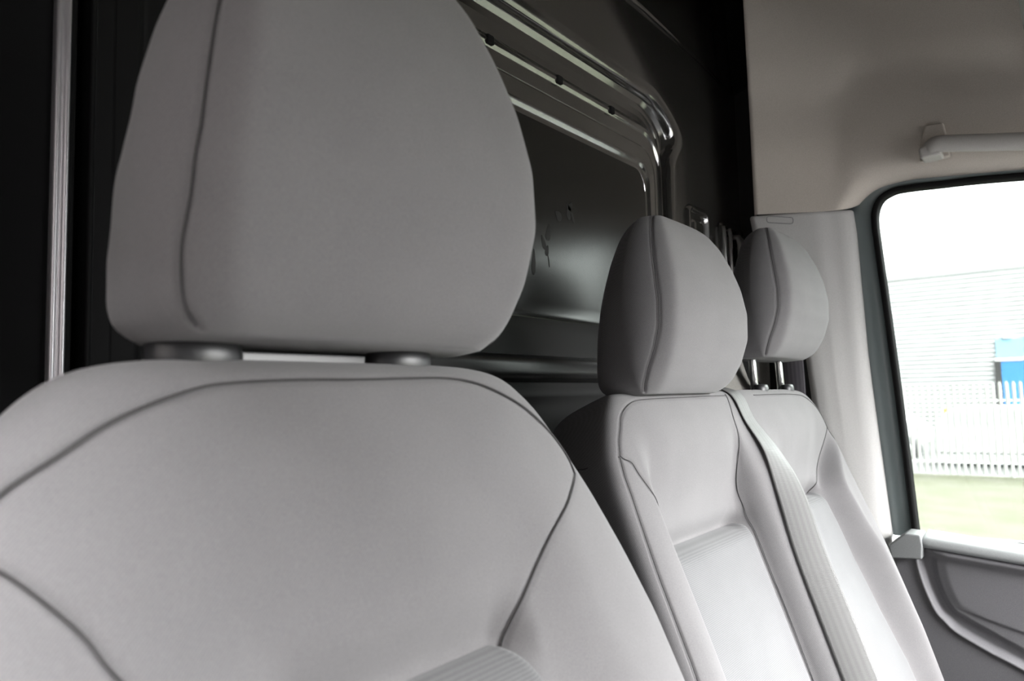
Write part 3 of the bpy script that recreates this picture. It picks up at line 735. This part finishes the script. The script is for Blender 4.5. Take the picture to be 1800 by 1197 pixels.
def passenger_door():
    root = empty('door_1', (1.98, -.2, .2)); tag(root, 'closed passenger door with window', kind='structure')
    ox, oy, oz = 1.98, -.2, .2
    loc = lambda p: (p[0] - ox, p[1] - oy, p[2] - oz)
    # opening path (y, z) of the glass, rear bottom corner -> up -> forward
    def path(off):
        g = [(.339 + off, .845), (.350 + off, 1.05), (.366 + off, 1.31), (.383 + off, 1.56), (.386 + off, 1.615), (.383 + off, 1.645 + off * .3), (.372 + off * .8, 1.668 + off * .6), (.352 + off * .5, 1.680 + off * .9), (.325, 1.684 + off), (.25, 1.680 + off), (.10, 1.668 + off), (-.30, 1.620 + off), (-.66, 1.575 + off), (-.80, 1.40), (-.98, 1.05), (-1.04, .86)]
        return smooth_poly(g, 150)
    def ring(name, offs, xs, material, parent=root):
        rows = [[loc((x, q[0], q[1])) for q in path(o_)] for o_, x in zip(offs, xs)]
        P = np.array(rows); o = mesh_obj(name, P.reshape(-1, 3), grid_faces(len(offs), P.shape[1]), material, parent); fix_normals(o); return o
    ring('door_frame', [.095, .085, .060, .030, .014, .012, .012], [2.048, 2.026, 2.014, 2.010, 2.012, 2.018, 2.03], M['frame'])
    ring('window_seal', [.014, .0135, .009, .002, 0, -.001], [2.022, 2.006, 2.000, 2.000, 2.006, 2.030], M['rubber'])
    # glass pane
    pp = path(.004)
    V = [loc((2.022, q[0], q[1])) for q in pp] + [loc((2.026, q[0], q[1])) for q in pp]; n = len(pp)
    F_ = [tuple(range(n)), tuple(range(2 * n - 1, n - 1, -1))] + [(i, (i + 1) % n, n + (i + 1) % n, n + i) for i in range(n)]
    g = mesh_obj('window_pane', V, F_, M['glass'], root, smooth=False); fix_normals(g)
    # lower card: height field over (y, z)
    ys = np.arange(.40, -1.0, -.005); ys = np.concatenate([np.arange(.40, -.05, -.0025), np.arange(-.05, -1.0, -.02)])
    ztop = lambda y: np.interp(y, [-1.0, .128, .300, .330, .372, .40], [.76, .834, .850, .852, .832, .80])
    rib = smooth_poly([(.332, .830), (.333, .800), (.322, .750), (.303, .700), (.285, .678), (.262, .657), (.20, .625), (.143, .600), (-.2, .44), (-.6, .36)], 120)
    inner = smooth_poly([(.302, .824), (.303, .795), (.292, .740), (.272, .700), (.245, .683), (.20, .660), (.139, .630), (-.2, .47), (-.6, .39)], 120)
    rows = []
    T = np.linspace(0, 1, 260)
    def sd(pl, y, z):
        """signed distance, positive toward the recess (forward / up)"""
        A = pl[:-1]; D = pl[1:] - A; q = np.stack([y, z], -1)[:, None, :] - A[None]
        t = np.clip((q * D[None]).sum(-1) / (D ** 2).sum(1), 0, 1); e = q - t[..., None] * D[None]; dd = np.sqrt((e ** 2).sum(-1)); k = dd.argmin(1)
        s_ = np.sign(D[k, 0] * q[np.arange(len(k)), k, 1] - D[k, 1] * q[np.arange(len(k)), k, 0])
        return dd[np.arange(len(k)), k] * -s_
    for y in ys:
        z1 = float(ztop(y)); z = z1 - T ** 1.15 * (z1 - .16)
        yy = np.full_like(z, y)
        d1 = sd(rib, yy, z); d2 = sd(inner, yy, z)
        x = np.full_like(z, 1.932)
        x = x + .004 * (1 - sstep(yy, .30, .34)) * 0
        x = x - .006 * np.exp(-(d1 / .0045) ** 2) + .020 * sstep(d1, .003, .012) - .011 * sstep(d2, -.004, .010)
        # crease in the inner field
        zc = .705 - (.255 - y) * .27 * 1.0
        x = x - .004 * sstep(z, zc - .003, zc + .003) * sstep(d2, .008, .03) * sstep(y, -.4, .2)
        # rolled top cap
        dt = z1 - z
        x = x + np.where(dt < .016, .045 * np.clip(1 - dt / .016, 0, 1) ** 1.6, 0) * (1 - sstep(yy, .385, .40)) - .016 * np.exp(-((dt - .022) / .012) ** 2) * (1 - sstep(yy, .31, .335))
        x = x + .03 * sstep(yy, .378, .392)
        rows.append(np.stack([x - ox, yy - oy, z - oz], -1))
    P = np.array(rows); card = mesh_obj('door_panel', P.reshape(-1, 3), grid_faces(len(ys), len(T)), M['door'], root); fix_normals(card)
    # pale cap strip along the sill
    ys2 = np.concatenate([np.arange(.318, -.05, -.006), np.arange(-.05, -1.0, -.03)])
    rows = []
    for y in ys2:
        z1 = float(ztop(y)) + .010
        e = .002 if y > .314 else 0
        rows.append([loc((2.015, y, z1 + .004)), loc((1.960, y, z1 + .002 - e)), loc((1.935, y, z1 - .001 - e)), loc((1.922 + e, y, z1 - .006)), loc((1.917 + e, y, z1 - .013)), loc((1.918 + e, y, z1 - .020)), loc((1.924 + e, y, z1 - .024)), loc((1.950, y, z1 - .025))])
    P = np.array(rows); o = mesh_obj('sill_cap', P.reshape(-1, 3), grid_faces(len(ys2), 8), M['doorcap'], root); fix_normals(o)
    # rear end piece of the cap
    mb = MB()
    A = [(.388, .838), (.352, .868), (.320, .866), (.317, .842), (.320, .812), (.384, .808)]
    mb.prism([(a - oy, b - oz) for a, b in A], 'x', 1.915 - ox, 1.99 - ox); mb.build('sill_end_cap', M['doorcap'], root, bevel=.004)
    # outer skin
    mb = MB(); mb.box(2.03 - ox, 2.05 - ox, -1.04 - oy, .40 - oy, 0 - oz + .02, .85 - oz); mb.build('door_skin', M['white'], root, bevel=.003)

def glass_mat():
    m = bpy.data.materials.new('added_tint_glass'); m.use_nodes = True; nt = m.node_tree; nt.nodes.clear()
    o = N(m, 'ShaderNodeOutputMaterial'); mx = N(m, 'ShaderNodeMixShader'); tr = N(m, 'ShaderNodeBsdfTransparent'); gl = N(m, 'ShaderNodeBsdfGlossy')
    fr = N(m, 'ShaderNodeFresnel'); fr.inputs['IOR'].default_value = 1.3
    tr.inputs[0].default_value = (.43, .45, .44, 1); gl.inputs['Roughness'].default_value = 0.02  # tint added to weaken the daylight through this window
    nt.links.new(fr.outputs[0], mx.inputs[0]); nt.links.new(tr.outputs[0], mx.inputs[1]); nt.links.new(gl.outputs[0], mx.inputs[2]); nt.links.new(mx.outputs[0], o.inputs[0])
    return m
M['glass'] = glass_mat()
M['white'] = mat('white_paint', (0.85, 0.85, 0.85), 0.3)
passenger_door()

def grab_handle():
    root = empty('grab_handle', (1.93, .10, 1.74)); tag(root, 'grey grab handle on the headliner above the passenger window', 'handle')
    ox, oy, oz = 1.93, .10, 1.74
    f = lambda y, z, x=1.905: (x - ox, y - oy, z - oz)
    zz = lambda y: 1.758 + (.25 - y) * -.20
    pts = [f(.252, 1.742, 1.915), f(.236, zz(.236) - .002), f(.20, zz(.20)), f(.10, zz(.10)), f(-.05, zz(-.05)), f(-.15, zz(-.15)), f(-.165, zz(-.165) - .01, 1.915)]
    P = smooth_poly(pts, 90)
    v, fc = tube_data([tuple(p) for p in P], .014, 16, rz=.020)
    mesh_obj('grip', v, fc, M['trim2'], root)
    for y0, s in ((.245, 1), (-.16, -1)):
        z0 = zz(y0)
        mb = MB()
        A = [(y0 + s * .030 - oy, z0 - .030 - oz), (y0 + s * .026 - oy, z0 + .012 - oz), (y0 + s * .012 - oy, z0 + .056 - oz), (y0 - s * .024 - oy, z0 + .054 - oz), (y0 - s * .030 - oy, z0 + .010 - oz), (y0 - s * .034 - oy, z0 - .028 - oz)]
        mb.prism(A, 'x', 1.935 - ox, 1.955 - ox); mb.build('end_cover', M['headliner'], root, bevel=.004)
        mb = MB(); A = [(y0 + s * .022 - oy, z0 - .032 - oz), (y0 + s * .026 - oy, z0 - .005 - oz), (y0 - s * .015 - oy, z0 + .004 - oz), (y0 - s * .022 - oy, z0 - .030 - oz)]
        mb.prism(A, 'x', 1.898 - ox, 1.95 - ox); mb.build('mounting_foot', M['trim2'], root, bevel=.006)
M['trimdark'] = add_noise(mat('grey_brown_plastic', (0.3, 0.29, 0.27), 0.6), 400, (0.26, 0.25, 0.23), (0.32, 0.31, 0.285), 0.1, 0.0003)
M['trim2'] = add_noise(mat('handle_plastic', (0.28, 0.27, 0.26), 0.55, spec=0.3), 600, (0.42, 0.405, 0.38), (0.48, 0.465, 0.44), 0.15, 0.0003)
grab_handle()

# shoulder belt of the outer passenger seat, hanging behind the seat beside the pillar
o = ribbon('seat_belt', [(1.93, .64, 1.50), (1.925, .61, 1.42), (1.912, .585, 1.33), (1.905, .578, 1.25), (1.90, .575, 1.15), (1.90, .575, 1.0), (1.90, .58, .60), (1.92, .60, .12)],
           [(.05, -1, 0), (.05, -1, 0), (.12, -1, 0), (.15, -1, 0), (.15, -1, 0), (.1, -1, 0), (0, -1, 0), (0, -1, 0)], .048, M['webdark'], bow=.004)
tag(o, 'dark seat belt hanging beside the pillar behind the far headrest', 'seat belt')
o = ribbon('belt_strap', [(1.72, .66, 1.42), (1.755, .66, 1.34), (1.785, .66, 1.29), (1.83, .66, 1.24), (1.91, .66, 1.19), (1.99, .66, 1.13), (2.02, .66, .9), (2.02, .66, .1)],
           [(1, 0, .4), (1, 0, .45), (1, 0, .6), (1, 0, .8), (1, 0, .9), (1, 0, .3), (1, 0, 0), (1, 0, 0)], .034, M['rubber'])
tag(o, 'black strap slanting behind the raised far headrest posts', 'strap')
mb = MB(); mb.box(1.70, 2.16, .688, .698, .05, 1.46); tag(mb.build('trim_4', M['trimdark'], bevel=.004), 'grey-brown lower trim panel behind the outer passenger seat', kind='structure')

# ------------------------------------------------------------------ rest of the cab (mostly outside the frame)
mb = MB(); mb.box(-.16, 2.06, -1.3, .76, -.06, 0); tag(mb.build('floor', M['floor']), 'dark cab floor', kind='structure')
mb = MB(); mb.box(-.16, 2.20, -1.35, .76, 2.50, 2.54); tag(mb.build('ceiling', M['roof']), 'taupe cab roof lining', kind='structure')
# driver side: pillar, header, sill and a front panel that narrows the opening to cut light
mb = MB(); mb.box(-.16, -.12, .40, .76, 0, 2.5); mb.box(-.16, -.12, -1.3, .40, 1.70, 2.5); mb.box(-.16, -.12, -1.3, .40, 0, .85); mb.box(-.16, -.12, -1.3, -.12, .85, 1.70)
tag(mb.build('wall_left', M['black']), 'driver side wall around a window opening narrowed to cut light', kind='structure')
# front: bulkhead under the windscreen, overhead panels added above it to cut light
mb = MB(); mb.box(-.16, 2.06, -1.30, -1.22, 0, .88); mb.box(-.16, 2.12, -1.30, -.30, 1.72, 2.5); mb.box(-.12, 1.84, -.30, .04, 1.75, 2.5)
_wf = mb
tag(mb.build('wall_front', M['dash']), 'front of the cab with overhead panels added to cut light above the windscreen opening', kind='structure')
mb = MB(); mb.prism([(-1.20, .97), (-.46, 1.70), (-.44, 1.68), (-1.18, .95)], 'x', -.10, .74)  # unseen panel added to block light from the driver half
tag(mb.build('added_windscreen_blocker', M['dash']), 'dark unseen panel added behind the driver half of the windscreen to block light', 'light blocker')
mb = MB(); mb.prism([(-1.21, .50), (-.72, .50), (-.62, .62), (-.66, .86), (-.80, .95), (-1.21, .93)], 'x', -.12, 1.90)
tag(mb.build('dashboard', M['dash'], bevel=.03, seg=4), 'dark plastic dashboard in front of the seats', 'dashboard')

# body side outside the trim, with the passenger window opening left free
mb = MB(); mb.box(2.052, 2.10, .405, .80, -.06, 2.5); mb.box(2.052, 2.10, -1.35, .405, 1.735, 2.5); tag(mb.build('wall_right_outer', M['black']), 'dark body side behind the trim', kind='structure')

# ------------------------------------------------------------------ outside
GZ = -.75
M['grass'] = add_noise(mat('rough_grass', (0.2, 0.25, 0.08), 0.95, spec=0.1), 1.6, (0.082, 0.084, 0.056), (0.108, 0.105, 0.084), 0, detail=8)
M['tarmac'] = add_noise(mat('pale_tarmac', (0.4, 0.4, 0.4), 0.9), 2.0, (0.075, 0.075, 0.075), (0.10, 0.10, 0.097), 0, detail=6)
M['darktar'] = add_noise(mat('dark_tarmac', (0.1, 0.1, 0.1), 0.9), 20.0, (0.035, 0.035, 0.035), (0.055, 0.055, 0.055), 0, detail=6)
M['blocker'] = add_noise(mat('dark_blocker', (0.1, 0.08, 0.07), 0.9), 8.0, (0.03, 0.026, 0.024), (0.05, 0.044, 0.042), 0, detail=6)
M['galv'] = mat('galvanised_steel', (0.80, 0.80, 0.80), 0.5, metal=0.2)
M['blue'] = mat('blue_paint', (0.09, 0.36, 0.80), 0.5); M['paleblue'] = mat('pale_blue_paint', (0.42, 0.75, 0.92), 0.5)
M['orange'] = mat('orange_paint', (0.7, 0.35, 0.12), 0.5); M['green'] = mat('green_paint', (0.08, 0.36, 0.26), 0.5)
M['darkglass'] = mat('dark_car_glass', (0.5, 0.52, 0.53), 0.3); M['tyre'] = mat('tyre_rubber', (0.22, 0.22, 0.22), 0.9)

def cladding_mat():
    m = mat('corrugated_cladding', (0.45, 0.46, 0.47), 0.5); nt = m.node_tree; L = nt.links; b = nt.nodes['Principled BSDF']
    t = N(m, 'ShaderNodeTexCoord'); w = N(m, 'ShaderNodeTexWave'); w.bands_direction = 'Z'; w.inputs['Scale'].default_value = 2 * math.pi / .18 / 20
    L.new(t.outputs['Object'], w.inputs['Vector'])
    r = N(m, 'ShaderNodeValToRGB'); r.color_ramp.elements[0].color = (0.70, 0.705, 0.705, 1); r.color_ramp.elements[1].color = (0.74, 0.75, 0.75, 1)
    L.new(w.outputs['Fac'], r.inputs[0]); L.new(r.outputs[0], b.inputs['Base Color'])
    bp = N(m, 'ShaderNodeBump'); bp.inputs['Distance'].default_value = .03; L.new(w.outputs['Fac'], bp.inputs['Height']); L.new(bp.outputs[0], b.inputs['Normal'])
    return m
M['clad'] = cladding_mat()

mb = MB(); mb.box(-30, 3.2, -40, 40, GZ - .3, GZ - .01); tag(mb.build('road_surface', M['darktar']), 'dark tarmac the van stands on', kind='structure')
mb = MB(); mb.box(3.2, 19.2, -40, 40, GZ - .3, GZ); g = mb.build('grass_verge', M['grass']); tag(g, 'pale dry grass verge between the van and the fence', 'grass', kind='stuff')
mb = MB(); mb.box(19.2, 90, -60, 60, GZ - .3, GZ - .01); tag(mb.build('yard_ground', M['tarmac']), 'pale tarmac yard behind the fence', kind='structure')

mb = MB(); mb.box(-9, -3.0, -12, 16, GZ, 5.0); tag(mb.build('added_side_blocker', M['blocker']), 'dark brick added unseen along the driver side to cut light', kind='structure')  # dark block added out of view to hold back light on this side

def fence():
    root = empty('palisade_fence', (19, 0, GZ)); tag(root, 'pale galvanised palisade fence standing across the grass', 'fence')
    pale = None; pitch = .124
    for i in range(62):
        y = 4.2 - i * pitch
        if pale is None:
            mb = MB()
            for a in (-1, 1): mb.prism([(a * .032, .012), (a * .028, -.004), (a * .008, -.010), (0, -.010), (0, -.006), (a * .007, -.006), (a * .026, 0), (a * .028, .012)][::1] if 0 else [(a * .034, .0), (0, -.012), (0, -.008), (a * .033, .004)], 'z', .05, 2.0)
            # rounded and split head
            mb.prism([(-.034, 2.0), (.034, 2.0), (.014, 2.06), (0, 2.03), (-.014, 2.06)], 'x', -.006, .0)
            V = [(p[1] if j < len(mb.v) - 10 else p[0], p[0] if j < len(mb.v) - 10 else p[1], p[2]) for j, p in enumerate(mb.v)]
            pale = mesh_obj('pale', V, mb.f, M['galv'], root, smooth=False); fix_normals(pale); pale.location = (0, y, 0)
        else:
            c = pale.copy(); COL.objects.link(c); c.parent = root; c.location = (0, y, 0)
    for z in (.28, 1.62):
        mb = MB(); mb.prism([(.012, z), (.06, z), (.06, z + .045), (.054, z + .045), (.054, z + .006), (.012, z + .006)], 'y', -3.6, 4.4); mb.build('rail', M['galv'], root)
    for y in (4.1, 1.35, -1.4): 
        mb = MB(); mb.box(.062, .11, y - .03, y + .03, 0, 1.95); mb.build('fence_post', M['galv'], root)
fence()

def warehouse():
    root = empty('warehouse', (35, 0, GZ)); tag(root, 'long pale grey clad warehouse beyond the fence', 'building')
    mb = MB(); mb.box(0, 12, -22, 8, 0, 6.6); mb.build('clad_wall', M['clad'], root)
    mb = MB(); mb.prism([(-22.3, 6.6), (8.3, 6.6), (8.3, 6.8), (-22.3, 6.8)], 'x', -.02, 12.3); mb.build('roof', M['galv'], root)
    mb = MB(); mb.box(-.06, .0, -2.0, 2.74, 3.10, 3.78); mb.build('door_band', M['paleblue'], root)
    mb = MB(); mb.box(-.08, .0, -2.0, 2.80, 2.92, 3.08); mb.build('door_rail', M['white'], root)
    mb = MB(); mb.box(-.06, .0, -2.0, 2.60, 0.0, 2.90); mb.build('roller_door', M['blue'], root)
    mb = MB(); mb.box(-.10, .0, 2.64, 2.80, 0.0, 2.90); mb.build('door_jamb', M['tarmac'], root)
    for k in range(5):
        mb = MB(); mb.box(-.12, -.06, 2.50 - k * .75 - .40, 2.50 - k * .75, 3.80, 3.97); mb.build('sign_lamp', M['white'], root, bevel=.03)
warehouse()

def car(name, loc, L_, prof, wprof, label, mirror=1):
    root = empty(name, loc); tag(root, label, 'car')
    mb = MB(); mb.prism([(mirror * a, b) for a, b in prof], 'x', -.85, .85); mb.build('body', M['white'], root, bevel=.08, seg=3)
    mb = MB(); mb.prism([(mirror * a, b) for a, b in wprof], 'x', -.86, .86); mb.build('side_glass', M['darkglass'], root, bevel=.01)
    for y in (L_ * .19, L_ * .80):
        for sx_ in (-.78, .78):
            V = []; n = 24
            for (r, w) in ((.0, -.1), (.30, -.1), (.32, -.06), (.32, .06), (.30, .1), (0, .1)):
                for k in range(n): a = 2 * math.pi * k / n; V.append((sx_ + w, mirror * y + r * math.cos(a), .32 + r * math.sin(a)))
            o = mesh_obj('wheel', V, grid_faces(6, n, True), M['tyre'], root); fix_normals(o)
car('parked_hatchback', (22.2, 3.15, GZ), 4.2,
    [(0, .42), (0, .85), (-.12, 1.05), (-.35, 1.38), (-.6, 1.46), (-1.9, 1.46), (-2.2, 1.40), (-2.9, 1.02), (-3.9, .86), (-4.15, .65), (-4.15, .3), (-.1, .3)],
    [(-.35, 1.02), (-.55, 1.34), (-1.95, 1.36), (-2.7, 1.02)], 'white hatchback parked behind the palisade fence, nose to the right')
car('parked_van', (24.5, 3.75, GZ), 5.0,
    [(0, .35), (0.0, .85), (.45, 1.1), (1.15, 1.95), (1.4, 2.08), (5.0, 2.1), (5.1, 1.9), (5.1, .35)],
    [(.75, 1.15), (1.2, 1.75), (1.9, 1.78), (1.9, 1.15)], 'white van parked further left behind the palisade fence')
for i, (y, z0, z1, k, nm) in enumerate(((3.05, 0, 1.6, 'orange', 'orange'), (2.90, 0, 1.62, 'green', 'green'), (2.68, 0, 1.55, 'green', 'green'))):
    pass
def wheelie(y, k, label):
    root = empty('wheeled_bin', (26, y, GZ)); tag(root, label, 'bin', 'bins behind the fence')
    mb = MB(); mb.prism([(-.22, .1), (.22, .1), (.28, 1.25), (-.28, 1.25)], 'y', -.08, .08); mb.build('bin_body', M[k], root, bevel=.02)
    mb = MB(); mb.box(-.30, .30, -.09, .09, 1.25, 1.32); mb.build('lid', M[k], root, bevel=.02)
    mb = MB(); mb.box(.12, .3, -.09, .09, 0, .14); mb.build('wheel', M['tyre'], root, bevel=.03)
wheelie(3.42, 'orange', 'orange bin glimpsed through the palisade fence')
wheelie(3.18, 'green', 'green bin beside the orange bin behind the fence')
wheelie(2.93, 'green', 'green bin nearest the white hatchback')
